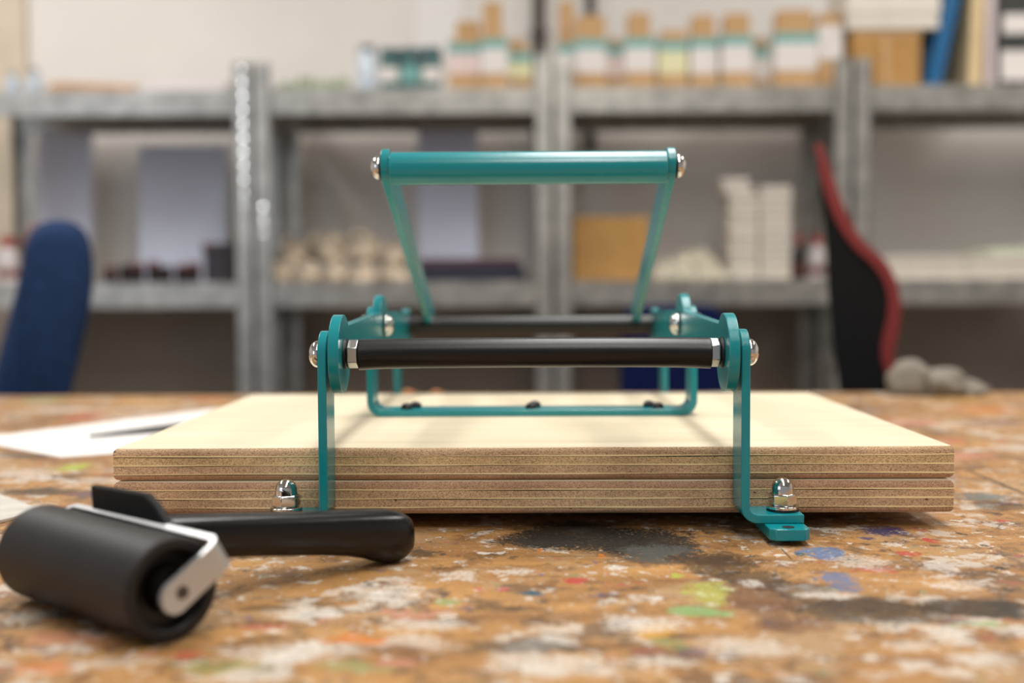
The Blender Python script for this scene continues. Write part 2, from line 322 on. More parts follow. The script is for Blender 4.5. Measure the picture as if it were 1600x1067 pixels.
class MB:
    xf = None
    def __init__(s): s.v = []; s.f = []
    def add(s, vs, fs):
        n = len(s.v); s.v += [Vector(p) for p in vs]; s.f += [tuple(i+n for i in f) for f in fs]; return s
    def box(s, x0, x1, y0, y1, z0, z1):
        return s.add([(x0, y0, z0), (x1, y0, z0), (x1, y1, z0), (x0, y1, z0), (x0, y0, z1), (x1, y0, z1), (x1, y1, z1), (x0, y1, z1)],
                     [(0, 3, 2, 1), (4, 5, 6, 7), (0, 1, 5, 4), (1, 2, 6, 5), (2, 3, 7, 6), (3, 0, 4, 7)])
    def prism(s, poly, axis, a, b):
        """poly: list of 2D points; axis 'x': points are (y,z); 'y': (x,z); 'z': (x,y); extruded from a to b"""
        def P(p, t):
            return (t, p[0], p[1]) if axis == 'x' else (p[0], t, p[1]) if axis == 'y' else (p[0], p[1], t)
        n = len(poly)
        area2 = sum(poly[i][0]*poly[(i+1) % n][1]-poly[(i+1) % n][0]*poly[i][1] for i in range(n))
        if area2 < 0: poly = poly[::-1]
        vs = [P(p, a) for p in poly]+[P(p, b) for p in poly]
        fs = [tuple(range(n))[::-1], tuple(range(n, 2*n))]+[(i, (i+1) % n, n+(i+1) % n, n+i) for i in range(n)]
        if (axis == 'y') != (b < a): fs = [f[::-1] for f in fs]
        return s.add(vs, fs)
    def lathe(s, prof, c, d, n=32, ph=0.0, up=None):
        """prof: list of (distance along d, radius), closed at both ends"""
        d = Vector(d).normalized(); c = Vector(c)
        a = Vector((0, 0, 1)) if abs(d.z) < 0.9 else Vector((1, 0, 0))
        if up: a = Vector(up)
        e1 = (a-d*a.dot(d)).normalized(); e2 = d.cross(e1)
        vs = []; fs = []
        for h, r in prof:
            for k in range(n):
                t = 2*PI*k/n+ph
                vs.append(c+d*h+(e1*math.cos(t)+e2*math.sin(t))*r)
        for i in range(len(prof)-1):
            for k in range(n):
                fs.append((i*n+k, i*n+(k+1) % n, (i+1)*n+(k+1) % n, (i+1)*n+k))
        fs.append(tuple(range(n))[::-1]); m = (len(prof)-1)*n; fs.append(tuple(range(m, m+n)))
        return s.add(vs, fs)
    def loft(s, rings, cap=True):
        n = len(rings[0]); vs = [p for r in rings for p in r]; fs = []
        for i in range(len(rings)-1):
            for k in range(n): fs.append((i*n+k, i*n+(k+1) % n, (i+1)*n+(k+1) % n, (i+1)*n+k))
        if cap: fs.append(tuple(range(n))[::-1]); m = (len(rings)-1)*n; fs.append(tuple(range(m, m+n)))
        return s.add(vs, fs)
    def build(s, name, mat, parent=None, bevel=0.0, smooth=38, seg=2, label=None, weld=False):
        if MB.xf is not None: s.v = [MB.xf @ p for p in s.v]
        me = bpy.data.meshes.new(name)
        off = wloc(parent) if parent else Vector((0, 0, 0))
        me.from_pydata([tuple(p*0.001-off) for p in s.v], [], s.f)
        bm = bmesh.new(); bm.from_mesh(me)
        if weld:      # join touching pieces and drop the faces left inside
            bmesh.ops.remove_doubles(bm, verts=bm.verts, dist=2e-6)
            bmesh.ops.delete(bm, geom=[f for f in bm.faces if all(len(e.link_faces) > 2 for e in f.edges)], context='FACES_ONLY')
        bmesh.ops.recalc_face_normals(bm, faces=bm.faces); bm.to_mesh(me); bm.free()
        me.materials.append(MT[mat] if isinstance(mat, str) else mat)
        if smooth:
            me.shade_smooth(); me.set_sharp_from_angle(angle=math.radians(smooth))
        o = bpy.data.objects.new(name, me); COL.objects.link(o)
        if parent: o.parent = parent
        if bevel:
            b = o.modifiers.new('bevel', 'BEVEL'); b.width = bevel*0.001; b.segments = seg; b.limit_method = 'ANGLE'
            b.angle_limit = math.radians(40)
        if label: o['label'] = label
        return o

def recenter(o):
    """move a mesh object's origin to the middle of its base"""
    me = o.data
    xs = [v.co for v in me.vertices]
    c = Vector(((min(v.x for v in xs)+max(v.x for v in xs))/2, (min(v.y for v in xs)+max(v.y for v in xs))/2, min(v.z for v in xs)))
    me.transform(Matrix.Translation(-c)); o.location = o.location+c
    return o

def tag(o, label, cat, group=None):
    o['label'] = label; o['category'] = cat
    if group: o['group'] = group
    return o
def thing(name, x, y, z, label, cat, group=None):
    o = bpy.data.objects.new(name, None); o.empty_display_size = 0.02; COL.objects.link(o)
    o.location = (x*0.001, y*0.001, z*0.001)
    return tag(o, label, cat, group)
def struct(o, parent=None):
    o['kind'] = 'structure'; return o
def arc(cx, cy, r, a0, a1, n):
    return [(cx+r*math.cos(math.radians(a0+(a1-a0)*i/n)), cy+r*math.sin(math.radians(a0+(a1-a0)*i/n))) for i in range(n+1)]
def strip_profile(path, t):
    """2D path offset to both sides: closed polygon of a bent flat bar (path is its centre line)"""
    L_, R_ = [], []
    for i, p in enumerate(path):
        a = path[max(i-1, 0)]; b = path[min(i+1, len(path)-1)]
        dx, dy = b[0]-a[0], b[1]-a[1]; l = math.hypot(dx, dy); nx, ny = -dy/l, dx/l
        L_.append((p[0]+nx*t/2, p[1]+ny*t/2)); R_.append((p[0]-nx*t/2, p[1]-ny*t/2))
    return L_+R_[::-1]

# ---------------------------------------------------------------- the room
FLOOR = -750; CEIL = 1900; WALL = 2600
struct(MB().box(-3200, 3200, -3600, WALL, FLOOR-40, FLOOR).build('floor', 'floor', smooth=0))
struct(MB().box(-3200, 3200, -3600, WALL, CEIL, CEIL+40).build('ceiling', 'ceiling', smooth=0))
struct(MB().box(-3240, 3240, WALL, WALL+80, FLOOR-40, CEIL+40).build('wall_back', 'wall', smooth=0))
struct(MB().box(-3280, -3200, -3600, WALL, FLOOR-40, CEIL+40).build('wall_left', 'wall', smooth=0))
struct(MB().box(3200, 3280, -3600, WALL, FLOOR-40, CEIL+40).build('wall_right', 'wall', smooth=0))
struct(MB().box(-3200, 3200, WALL-14, WALL, FLOOR, FLOOR+80).build('baseboard_back', 'wall_tan', bevel=2))
struct(MB().box(-3200, 3200, WALL-10, WALL, FLOOR+80, 118).build('trim_2', 'wall_low', smooth=0))  # lower stretch of the back wall in a darker tone
struct(MB().box(-1720, -1384, WALL-22, WALL, 118, CEIL).build('trim_1', 'wall_tan', bevel=3))
for x, y, hl, lab in ((180, 360, 900, 'long ceiling light panel above the press'), (-1600, 1150, 850, 'long ceiling light panel on the left side of the room'),
                      (1850, 1150, 850, 'long ceiling light panel on the right side of the room'), (180, -1550, 700, 'ceiling light panel over the near end of the room')):
    t = thing('ceiling_lamp', x, y, CEIL, lab, 'lamp', 'ceiling lamps')
    MB().box(x-190, x+190, y-hl-15, y+hl+15, 1864, CEIL).build('housing', 'lamp_housing', t, bevel=4)
for x0, x1, lab in ((20, 55, 'dark vertical pipe on the wall above the middle shelf post'), (166, 193, 'dark thin pipe on the wall right of the thicker pipe')):
    t = thing('wall_pipe', (x0+x1)/2, WALL-18, 500, lab, 'pipe')
    r = (x1-x0)/2
    MB().lathe([(0, r), (CEIL-500, r)], ((x0+x1)/2, WALL-r-4, 500), (0, 0, 1), 16).build('tube', 'dark_metal', t)
    for z in (820, 1500): MB().box((x0+x1)/2-r-7, (x0+x1)/2+r+7, WALL-2*r-5.5, WALL, z, z+16).build('clamp', 'dark_metal', t, bevel=1.5)
o = MB().box(-301, -176, WALL-3, WALL-0.5, 775, 1070).build('wall_sheet', 'paper', smooth=0)
tag(recenter(o), 'blank white sheet on the wall above the small tins', 'paper')
# ---------------------------------------------------------------- galvanised shelving: four bays, each with its own posts and trays
PAIRS = [-1388, -662, 66, 785, 1511]
SH = [612, 147, -318, -700]
SF, SB = 2170, 2520
unit_labels = ['galvanised shelf unit at the left edge behind the blue chair', 'galvanised shelf unit holding the cream rags and small tins',
               'galvanised shelf unit holding the white box stack and kraft boxes', 'galvanised shelf unit at the right edge under the black binder']
glint = Vector((-0.177, -0.898, 0.404)).normalized()
for k in range(4):
    xa, xb = PAIRS[k], PAIRS[k+1]
    t = thing('shelf_unit', (xa+xb)/2, (SF+SB)/2, FLOOR, unit_labels[k], 'shelf unit', 'galvanised shelf units along the back wall')
    for side in (0, 1):
        top = 690 if (k == 1 and side) or (k == 2 and not side) else 676
        for back in (0, 1):
            x0, x1 = (xa+3, xa+44) if side == 0 else (xb-44, xb-3)
            y0, y1 = (SF, SF+40) if not back else (SB-40, SB)
            m = MB()
            yf = (y0, y0+2) if not back else (y1-2, y1)
            m.box(x0, x1, yf[0], yf[1], FLOOR, top)
            xo = (x0, x0+2) if side == 0 else (x1-2, x1)
            m.box(xo[0], xo[1], y0, y1, FLOOR, top)
            xi = (x1-2, x1) if side == 0 else (x0, x0+2)
            yl = (y0, y0+10) if not back else (y1-10, y1)
            m.box(xi[0], xi[1], yl[0], yl[1], FLOOR, top)
            p = m.build('post', 'galv', t)
            if not back and ((k == 1 and side == 0) or (k == 0 and side == 1)):
                zs = [662-33.4*i for i in range(13)] if side == 1 else [330-33.4*i for i in range(3)]
                xx = -683 if side == 1 else -637
                for z in zs:                                  # added mirror discs, tilted to make lamp glints on the slotted post
                    MB().lathe([(-4, 3.0), (1.2, 3.0)], (xx, SF-2, z), glint, 16).build('slot_tab', 'tab', p)
    for i, z in enumerate(SH):
        m = MB(); xl, xr = xa+6, xb-6
        m.box(xl, xr, SF+4, SB-4, z-1.5, z)
        m.box(xl, xr, SF+4, SF+6, z-60, z-1.5)
        m.box(xl, xr, SF+6, SF+22, z-60, z-58.5)
        m.box(xl, xr, SB-6, SB-4, z-60, z-1.5)
        m.box(xl, xr, SB-22, SB-6, z-60, z-58.5)
        m.build('shelf_tray', 'galv', t)

# ---------------------------------------------------------------- upper shelf
Z1 = SH[0]
def kraft_box(x0, x1, ztop, ztab, tx0, tx1, y, lz0, lz1, label, tint=None, plain=False):
    """carton with a wrap-round label; its tuck top rises to ztab over tx0..tx1"""
    t = thing('kraft_box', (x0+x1)/2, y+28, Z1, label, 'box', 'kraft boxes on the upper shelf')
    MB().box(x0, x1, y, y+56, Z1, ztop).build('body', 'kraft', t, bevel=1)
    MB().prism([(tx0, ztop), (tx1, ztop), (tx1, ztab-5), (tx1-5, ztab), (tx0+5, ztab), (tx0, ztab-5)], 'y', y+4, y+52).build('tuck_top', 'kraft', t, bevel=1)
    lp = MB().box(x0-0.6, x1+0.6, y-0.8, y+56.8, lz0, lz1).build('label_wrap', tint or 'label_white', t)
    if not plain: MB().box(x0-0.9, x1+0.9, y-1.1, y+57.1, lz1-24, lz1).build('label_stripe', 'label_teal', lp)
    return t
MT['label_yellow'] = material('pale_yellow_label', (226, 220, 176), 0.6)
MT['label_pink'] = material('pale_pink_label', (226, 204, 198), 0.6)
kraft_box(-190, -112, 742, 788, -172, -112, 2240, 658, 732, 'kraft box beside the dark tins, with broad top', 'label_pink')
kraft_box(-108, -46, 748, 828, -104, -58, 2214, 654, 738, 'kraft box with the tall narrow top left of the middle post', None)
kraft_box(-42, 16, 722, 744, -42, 0, 2250, 648, 712, 'short kraft box right against the middle post, left side', 'label_yellow')
kraft_box(84, 120, 742, 842, 84, 120, 2266, 664, 736, 'slim kraft box with the tallest top, behind the middle post top', None)
kraft_box(124, 196, 748, 796, 124, 196, 2228, 656, 738, 'broad kraft box first right of the middle post', None)
kraft_box(199, 240, 734, 746, 203, 236, 2258, 652, 728, 'short kraft box second right of the middle post', 'label_pink')
kraft_box(243, 316, 744, 800, 250, 304, 2218, 656, 738, 'kraft box third right of the middle post with narrow top', None)
kraft_box(324, 396, 738, 758, 330, 396, 2226, 652, 732, 'kraft box with pale yellow label in the right row', 'label_yellow')
kraft_box(404, 468, 744, 794, 408, 462, 2224, 652, 738, 'kraft box with square top, third from the big carton', None)
kraft_box(478, 552, 746, 796, 486, 546, 2216, 654, 742, 'kraft box with square top, second from the white labelled box', None)
kraft_box(560, 602, 734, 746, 562, 600, 2264, 644, 722, 'low kraft box half hidden left of the wide one', None)
kraft_box(608, 708, 750, 802, 612, 700, 2212, 656, 746, 'widest kraft box with teal striped label in the right row', None)
kraft_box(716, 774, 776, 798, 720, 772, 2230, 684, 768, 'kraft box with plain white label beside the big carton', None, True)

t = thing('glass_jar', -393, 2254, Z1, 'clear glass jar left of the dark tins', 'jar')
MB().lathe([(0, 22), (2, 24.5), (92, 24.5), (100, 20), (104, 20)], (-393, 2254, Z1), (0, 0, 1), 28).build('body', 'glass', t)
MB().lathe([(104, 21.5), (105, 22), (117, 22), (118, 21)], (-393, 2254, Z1), (0, 0, 1), 28).build('lid', 'tin_lid', t)
for i, (x, y, h, lab) in enumerate(((-336, 2256, 110, 'dark teal tin next to the glass jar'), (-285, 2252, 110, 'dark teal tin in the middle of the three tins'), (-234, 2258, 112, 'dark teal tin next to the kraft boxes'))):
    t = thing('paint_tin', x, y, Z1, lab, 'tin', 'small tins on the upper shelf')
    MB().lathe([(0, 24), (1, 25), (h-8, 25), (h-7, 24)], (x, y, Z1), (0, 0, 1), 28).build('body', 'tin_dark', t)
    MB().lathe([(h-7, 24), (h-6, 25.6), (h, 25.6), (h, 23), (h-2, 22)], (x, y, Z1), (0, 0, 1), 28).build('lid', 'tin_lid', t)
    MB().lathe([(28, 25.05), (28.2, 25.4), (62, 25.4), (62.2, 25.05)], (x, y, Z1), (0, 0, 1), 28).build('label_band', ('label_white', 'label_teal', 'label_white')[i], t)
for x, h, lab in ((-1274, 62, 'small shiny bottle at the left end of the upper shelf'), (-1221, 70, 'small shiny bottle beside the tan stick bundle')):
    t = thing('small_bottle', x, 2250, Z1, lab, 'bottle', 'small bottles on the upper shelf')
    MB().lathe([(0, 16), (2, 19), (h*0.6, 19), (h*0.72, 10), (h*0.82, 9)], (x, 2250, Z1), (0, 0, 1), 24).build('body', 'glass', t)
    MB().lathe([(h*0.82, 10.5), (h, 10.5)], (x, 2250, Z1), (0, 0, 1), 24).build('cap', 'chrome', t)
for i in range(5):
    x0 = -1190+i*6; y = 2236+i*17
    o = MB().prism([(x0, Z1), (x0+236-i*14, Z1), (x0+230-i*14, Z1+22+5*(i % 2)), (x0+20, Z1+32+4*(i % 3)), (x0+4, Z1+18)], 'y', y, y+15).build('wood_block', 'tan_wood', bevel=1)
    tag(recenter(o), 'long tan wood offcut, %s of five lying on the left upper shelf' % ('front', 'second', 'third', 'fourth', 'rearmost')[i], 'wood block', 'tan wood offcuts')
t = thing('white_tray', -845, 2300, Z1, 'low white tray left of the double slotted post', 'tray')
MB().box(-930, -738, 2226, 2376, Z1, Z1+3).build('base', 'white_plastic', t)
for b in ((-930, -926, 2226, 2376), (-742, -738, 2226, 2376), (-926, -742, 2226, 2230), (-926, -742, 2372, 2376)):
    MB().box(b[0], b[1], b[2], b[3], Z1+3, Z1+34).build('rim_wall', 'white_plastic', t)
for i, (x, h) in enumerate(((-590, 30), (-548, 44), (-500, 34), (-458, 40))):
    o = MB().lathe([(0, 16), (2, 20), (h-6, 21), (h-4, 18), (h, 17)], (x, 2250+8*(i % 2), Z1), (0, 0, 1), 24).build('glass_dish', 'green_glass')
    tag(recenter(o), 'low greenish glass dish, %s right of the double slotted post' % ('first', 'second', 'third', 'fourth')[i], 'dish', 'glass dishes on the upper shelf')
t = thing('carton', 878, 2290, Z1, 'brown cardboard carton under the long white box', 'box')
MB().box(796, 962, 2222, 2372, Z1, 754).build('body', 'kraft_dark', t, bevel=1.5)
MB().box(796, 962, 2221.4, 2222, 740, 753).build('flap', 'kraft', t)
MB().box(870, 888, 2221.2, 2222, Z1+4, 739).build('tape', 'kraft', t)
t = thing('white_box', 893, 2290, 754.4, 'long white box lying on top of the brown carton', 'box')
MB().box(782, 1004, 2216, 2390, 754.4, 800).build('body', 'white_card', t, bevel=1.5)
MB().box(779, 1007, 2213, 2393, 790, 872).build('lid', 'white_card', t, bevel=1.5)
def binder(name, x0, x1, z1, mat, label, lean=0.0, y=2222, labels=()):
    t = thing(name, (x0+x1)/2, y+110, Z1, label, 'binder')
    def sh(b): return [(b[0]+lean*(b[2]-Z1), b[2]) for b in ()]
    w = x1-x0
    def quad(a, b, za, zb): return [(a+lean*(za-Z1), za), (b+lean*(za-Z1), za), (b+lean*(zb-Z1), zb), (a+lean*(zb-Z1), zb)]
    MB().prism(quad(x0, x0+3, Z1, z1), 'y', y, y+230).build('cover', mat, t)
    MB().prism(quad(x1-3, x1, Z1, z1), 'y', y, y+230).build('cover', mat, t)
    sp = MB().prism(quad(x0, x1, Z1, z1), 'y', y-3, y).build('spine', mat, t, bevel=1)
    MB().prism(quad(x0+3.4, x1-3.4, Z1+5, z1-5), 'y', y+1, y+222).build('pages', 'paper', t)
    for la in labels: MB().prism(quad(la[0], la[1], la[2], la[3]), 'y', y-3.8, y-3).build('spine_label', 'label_white', sp)
    return t
binder('folder', 974, 1010, 905, 'blue_card', 'blue folder leaning right beside the brown carton', 0.21)
binder('binder', 1079, 1108, 930, 'cream', 'cream binder between the blue folder and the pale lilac binder', 0.03)
binder('binder', 1120, 1142, 925, 'lilac', 'pale lilac binder touching the black binder')
binder('binder', 1146, 1240, 935, 'black_card', 'black binder with two white spine labels', 0, 2222, ((1160, 1232, 742, 788), (1156, 1232, 630, 700)))

# ---------------------------------------------------------------- middle shelf
Z2 = SH[1]
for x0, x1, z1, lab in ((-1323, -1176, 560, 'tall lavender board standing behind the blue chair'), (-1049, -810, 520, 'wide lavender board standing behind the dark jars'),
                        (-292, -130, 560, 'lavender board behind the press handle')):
    o = MB().prism([(2478, Z2), (2484, Z2), (2512, z1), (2506, z1)], 'x', x0, x1).build('lavender_board', 'white_blue', bevel=0.6)  # first two are made up: daylight patches on the wall put into colour
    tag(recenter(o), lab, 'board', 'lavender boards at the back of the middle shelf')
t = thing('red_canister', -1254, 2316, Z2, 'red canister behind the white bottle at the left edge', 'canister')
MB().lathe([(0, 28), (2, 30), (116, 30), (122, 26), (124, 14)], (-1254, 2316, Z2), (0, 0, 1), 24).build('body', 'red', t)
MB().lathe([(124, 14), (125, 15), (148, 15), (150, 13)], (-1254, 2316, Z2), (0, 0, 1), 20).build('cap', 'red', t)
def bottle(x, y, r, h, label, body, cap, group):
    t = thing('bottle', x, y, Z2, label, 'bottle', group)
    MB().lathe([(0, r-2), (2, r), (h*0.62, r), (h*0.72, r*0.55), (h*0.78, r*0.5)], (x, y, Z2), (0, 0, 1), 24).build('body', body, t)
    MB().lathe([(h*0.78, r*0.6), (h*0.98, r*0.58), (h, r*0.4)], (x, y, Z2), (0, 0, 1), 20).build('cap', cap, t)
    MB().lathe([(h*0.12, r+0.1), (h*0.13, r+0.5), (h*0.3, r+0.5), (h*0.31, r+0.1)], (x, y, Z2), (0, 0, 1), 24).build('label_band', 'jar_red' if cap == 'red' else 'label_teal', t)
bottle(-1298, 2250, 26, 118, 'white bottle with red band at the left edge', 'white_plastic', 'red', 'plastic bottles on the middle shelf')
bottle(687, 2300, 17, 116, 'dark bottle with red cap beside the white box stack', 'dark_jar', 'red', 'plastic bottles on the middle shelf')
bottle(727, 2270, 20, 112, 'white bottle with red cap beside the racing chair', 'white_plastic', 'red', 'plastic bottles on the middle shelf')
names = ('first', 'second', 'third', 'fourth', 'fifth', 'sixth', 'seventh')
for i in range(7):
    x = -1040+i*35; h = 42+4*((i*5) % 4); y = 2246+(i % 2)*9
    t = thing('ink_jar', x, y, Z2, 'dark ink jar with dull red lid, %s right of the blue chair' % names[i], 'jar', 'dark ink jars')
    MB().lathe([(0, 14), (1.5, 16), (h-12, 16), (h-10, 14)], (x, y, Z2), (0, 0, 1), 20).build('body', 'dark_jar', t)
    MB().lathe([(h-10, 15.5), (h, 15.5), (h, 13)], (x, y, Z2), (0, 0, 1), 20).build('lid', 'jar_red' if i % 3 != 1 else 'dark_jar', t)
t = thing('dark_box', -770, 2268, Z2, 'dark square box right of the ink jars', 'box')
MB().box(-802, -738, 2236, 2300, Z2, Z2+74).build('body', 'dark_jar', t, bevel=2)
MB().box(-805, -735, 2233, 2303, Z2+74, Z2+98).build('lid', 'dark_jar', t, bevel=2)
MB().box(-805.5, -780, 2232.5, 2260, Z2+90, Z2+98.5).build('corner_label', 'jar_red', t)

def blob(name, c, rad, mat, seed, amp=0.4, sub=3, freq=1.6):
    bm = bmesh.new(); bmesh.ops.create_icosphere(bm, subdivisions=sub, radius=1.0)
    m = MB()
    off = Vector((seed*3.7, seed*1.3, seed*2.1))
    vs = []
    for v in bm.verts:
        n = v.co.normalized()
        k = 1+amp*noise.noise(n*freq+off)+amp*0.6*abs(noise.noise(n*freq*2.3+off))+amp*0.25*noise.noise(n*freq*5+off)
        vs.append([n.x*rad[0]*k, n.y*rad[1]*k, n.z*rad[2]*k])
    zmin = -rad[2]*0.6
    vs = [(c[0]+p[0], c[1]+p[1], c[2]+max(p[2], zmin)-zmin) for p in vs]
    fs = [tuple(v.index for v in f.verts) for f in bm.faces]; bm.free()
    m.add(vs, fs)
    return recenter(m.build(name, mat, smooth=80))
ragspec = [(-610, 2250, 0, 46, 42, 36, 'cream rag at the left end of the rag pile'), (-545, 2240, 0, 42, 40, 30, 'cream rag at the front of the pile, second from left'),
           (-478, 2246, 0, 40, 44, 34, 'cream rag at the front of the pile, third from left'), (-409, 2240, 0, 42, 40, 28, 'cream rag at the front of the pile, fourth from left'),
           (-332, 2244, 0, 46, 40, 24, 'flat cream rag at the right end of the rag pile'), (-590, 2320, 40, 46, 44, 44, 'cream rag on the pile near the slotted post'),
           (-506, 2310, 52, 50, 48, 50, 'cream rag on top of the pile, highest left'), (-418, 2306, 50, 44, 46, 52, 'cream rag on top of the pile in the middle'),
           (-338, 2310, 34, 42, 44, 40, 'cream rag on top of the pile behind the lever arm')]
for i, (x, y, dz, a, b, c, lab) in enumerate(ragspec):
    tag(blob('rag', (x, y, Z2+dz), (a*0.86, b*0.8, c*0.95), 'rag', i+1, 0.5), lab, 'rag', 'cream rags on the middle shelf')
for i, (dz, h, mt, nm, lab) in enumerate(((0, 22, 'navy_book', 'navy book lying flat under the plum book', 0), (22.4, 20, 'navy_book', 'navy book lying flat in the middle of the pile', 1), (42.8, 14, 'plum_book', 'thin plum book on top of the flat pile', 2))):
    t = thing('book', -140, 2320, Z2+dz, nm, 'book', 'flat books right of the rags')
    x0, x1 = -278+i*6, 0-i*9
    MB().box(x0, x1, 2228, 2420, Z2+dz, Z2+dz+2).build('cover', mt, t)
    MB().box(x0, x1, 2228, 2420, Z2+dz+h-2, Z2+dz+h).build('cover', mt, t)
    MB().box(x0, x1, 2226, 2228, Z2+dz, Z2+dz+h).build('spine', mt, t, bevel=0.8)
    MB().box(x0+3, x1-3, 2228.4, 2416, Z2+dz+2, Z2+dz+h-2).build('pages', 'kraft', t)
t = thing('carton', 211, 2320, Z2, 'brown cardboard carton on the middle shelf behind the lever arm', 'box')
MB().box(120, 303, 2236, 2400, Z2, 305).build('body', 'kraft_dark', t, bevel=1.5)
MB().box(122, 211, 2235.2, 2236, 286, 304).build('flap', 'kraft_dark', t); MB().box(212, 301, 2235.2, 2236, 286, 304).build('flap', 'kraft_dark', t)
k = 0
bagpos = [(330, 2232, 0), (366, 2226, 0), (402, 2234, 0), (438, 2228, 0), (472, 2234, 0), (348, 2268, 22), (386, 2262, 26), (424, 2266, 30), (460, 2270, 26), (440, 2290, 50), (404, 2292, 44)]
bagn = ['first', 'second', 'third', 'fourth', 'fifth']
for i, (x, y, dz) in enumerate(bagpos):
    lab = ('pale crumpled bag in the bottom row, %s from the brown carton' % bagn[i]) if i < 5 else ('pale crumpled bag in the middle layer, %s from the brown carton' % bagn[i-5]) if i < 9 else ('pale crumpled bag on top of the heap, %s' % ('right one' if i == 9 else 'left one'))
    tag(blob('paper_bag', (x, y, Z2+dz), (22, 20, 19), 'bag', 20+i, 0.45), lab, 'bag', 'crumpled bags left of the white boxes')
# white slim boxes in two stacks
ordn = ['bottom', 'second', 'third', 'fourth', 'fifth', 'sixth', 'seventh', 'eighth', 'ninth', 'tenth', 'eleventh', 'twelfth', 'thirteenth']
wb = []
hbox = 19.2
def white_slim(x0, x1, z, y, lab):
    t = thing('slim_box', (x0+x1)/2, y+60, z, lab, 'box', 'slim white boxes in two stacks')
    MB().box(x0+0.8, x1-0.8, y+0.8, y+119, z, z+hbox-7).build('tray', 'white_card_tray', t, bevel=0.6)
    MB().box(x0, x1, y, y+120, z+hbox-10, z+hbox-0.6).build('lid', 'white_card', t, bevel=0.8)
for i in range(11):
    white_slim(501+(i % 3)*1.5, 572+(i % 2)*1.0, Z2+i*hbox, 2228+(i*7) % 5, 'slim white box, %s from the shelf in the left stack' % ordn[i])
white_slim(486, 556, Z2+11*hbox, 2230, 'slim white box pushed left near the top of the left stack')
white_slim(483, 548, Z2+12*hbox, 2228, 'slim white box topmost on the left stack')
for i in range(12):
    white_slim(576+(i*2) % 3, 653-(i % 2)*1.5, Z2+i*hbox, 2226+(i*5) % 6, 'slim white box, %s from the shelf in the right stack' % ordn[i] if i < 11 else 'slim white box topmost on the right stack')
for i in range(8):
    z = Z2+i*7.2
    o = MB().box(868+(i*13) % 9, 1330-(i*7) % 11, 2200+(i*5) % 7, 2420, z, z+7).build('paper_ream', 'white_card', bevel=0.5)
    tag(recenter(o), 'pale sheet board in the flat pile right of the racing chair, %s from below' % ordn[i].replace('bottom', 'first'), 'board', 'pale boards piled on the right shelf')
MT['pale_green'] = material('pale_green_card', (206, 212, 186), 0.7)
o = MB().box(1132, 1330, 2206, 2400, Z2+8*7.2, Z2+8*7.2+17).build('green_pad', 'pale_green', bevel=0.8)
tag(recenter(o), 'pale green pad on the board pile at the right edge', 'pad')
# ---------------------------------------------------------------- chairs behind the table
def chair_base(t, x, y, seat_z, mat, w=230, d=220):
    MB().box(x-w, x+w, y-d, y+d, seat_z-85, seat_z).build('seat', mat, t, bevel=34, seg=4)
    MB().lathe([(0, 30), (120, 28), (122, 16), (seat_z-85-FLOOR-90, 16)], (x, y, FLOOR+90), (0, 0, 1), 16).build('gas_column', 'dark_metal', t)
    for k in range(5):
        a = 2*PI*k/5+0.3; d2 = Vector((math.cos(a), math.sin(a), 0)); n = Vector((-d2.y, d2.x, 0)); c = Vector((x, y, 0))
        lg = MB(); p0 = c+d2*10; p1 = c+d2*290
        lg.add([p0+n*26+Vector((0, 0, FLOOR+70)), p0-n*26+Vector((0, 0, FLOOR+70)), p1-n*16+Vector((0, 0, FLOOR+60)), p1+n*16+Vector((0, 0, FLOOR+60)),
                p0+n*26+Vector((0, 0, FLOOR+110)), p0-n*26+Vector((0, 0, FLOOR+110)), p1-n*16+Vector((0, 0, FLOOR+80)), p1+n*16+Vector((0, 0, FLOOR+80))],
               [(0, 1, 2, 3), (4, 5, 6, 7), (0, 1, 5, 4), (1, 2, 6, 5), (2, 3, 7, 6), (3, 0, 4, 7)])
        leg = lg.build('base_leg', 'dark_metal', t, bevel=3)
        w_ = c+d2*275
        MB().lathe([(-14, 26), (-12, 29), (12, 29), (14, 26)], (w_.x, w_.y, FLOOR+29.5), n, 20).build('castor', 'chair_black', leg)
def pillow(prof, y0, y1, name, mat, t, edge=60, n=14):
    """prof: closed (x,z) outline swept along y, shrunk and rounded towards both ends"""
    cx = sum(p[0] for p in prof)/len(prof); cz = sum(p[1] for p in prof)/len(prof)
    rings = []
    ym = (y0+y1)/2; hw = (y1-y0)/2
    for i in range(n+1):
        u = -1+2*i/n; yy = ym+hw*math.sin(u*PI/2)
        dd = max(0.0, (abs(yy-ym)-(hw-edge))/edge); k = math.sqrt(max(0.02, 1-min(dd, 1.0)**2))
        s = 1-(1-k)*0.32
        rings.append([(cx+(p[0]-cx)*s, yy, cz+(p[1]-cz)*(1-(1-k)*0.16)) for p in prof])
    return MB().loft(rings).build(name, mat, t, smooth=70)
def smooth_closed(pts, it=2):
    for _ in range(it):
        q = []
        for i in range(len(pts)):
            a, b = pts[i], pts[(i+1) % len(pts)]
            q += [(a[0]*.75+b[0]*.25, a[1]*.75+b[1]*.25), (a[0]*.25+b[0]*.75, a[1]*.25+b[1]*.75)]
        pts = q
    return pts
MB.xf = Matrix.Translation((-690, 1040, 0)) @ Matrix.Rotation(math.radians(22.5), 4, 'Z') @ Matrix.Translation((690, -1040, 0))
t = thing('office_chair', -960, 1180, FLOOR, 'blue fabric office chair with rounded backrest at the left edge', 'chair', 'office chairs behind the table')
pillow(smooth_closed([(-732, 160), (-722, 222), (-680, 240), (-640, 226), (-630, 172), (-636, 107), (-654, 32), (-672, -40), (-700, -150), (-740, -190), (-800, -150), (-782, -24), (-756, 70)]),
       1010, 1370, 'backrest', 'blue_fabric', t)
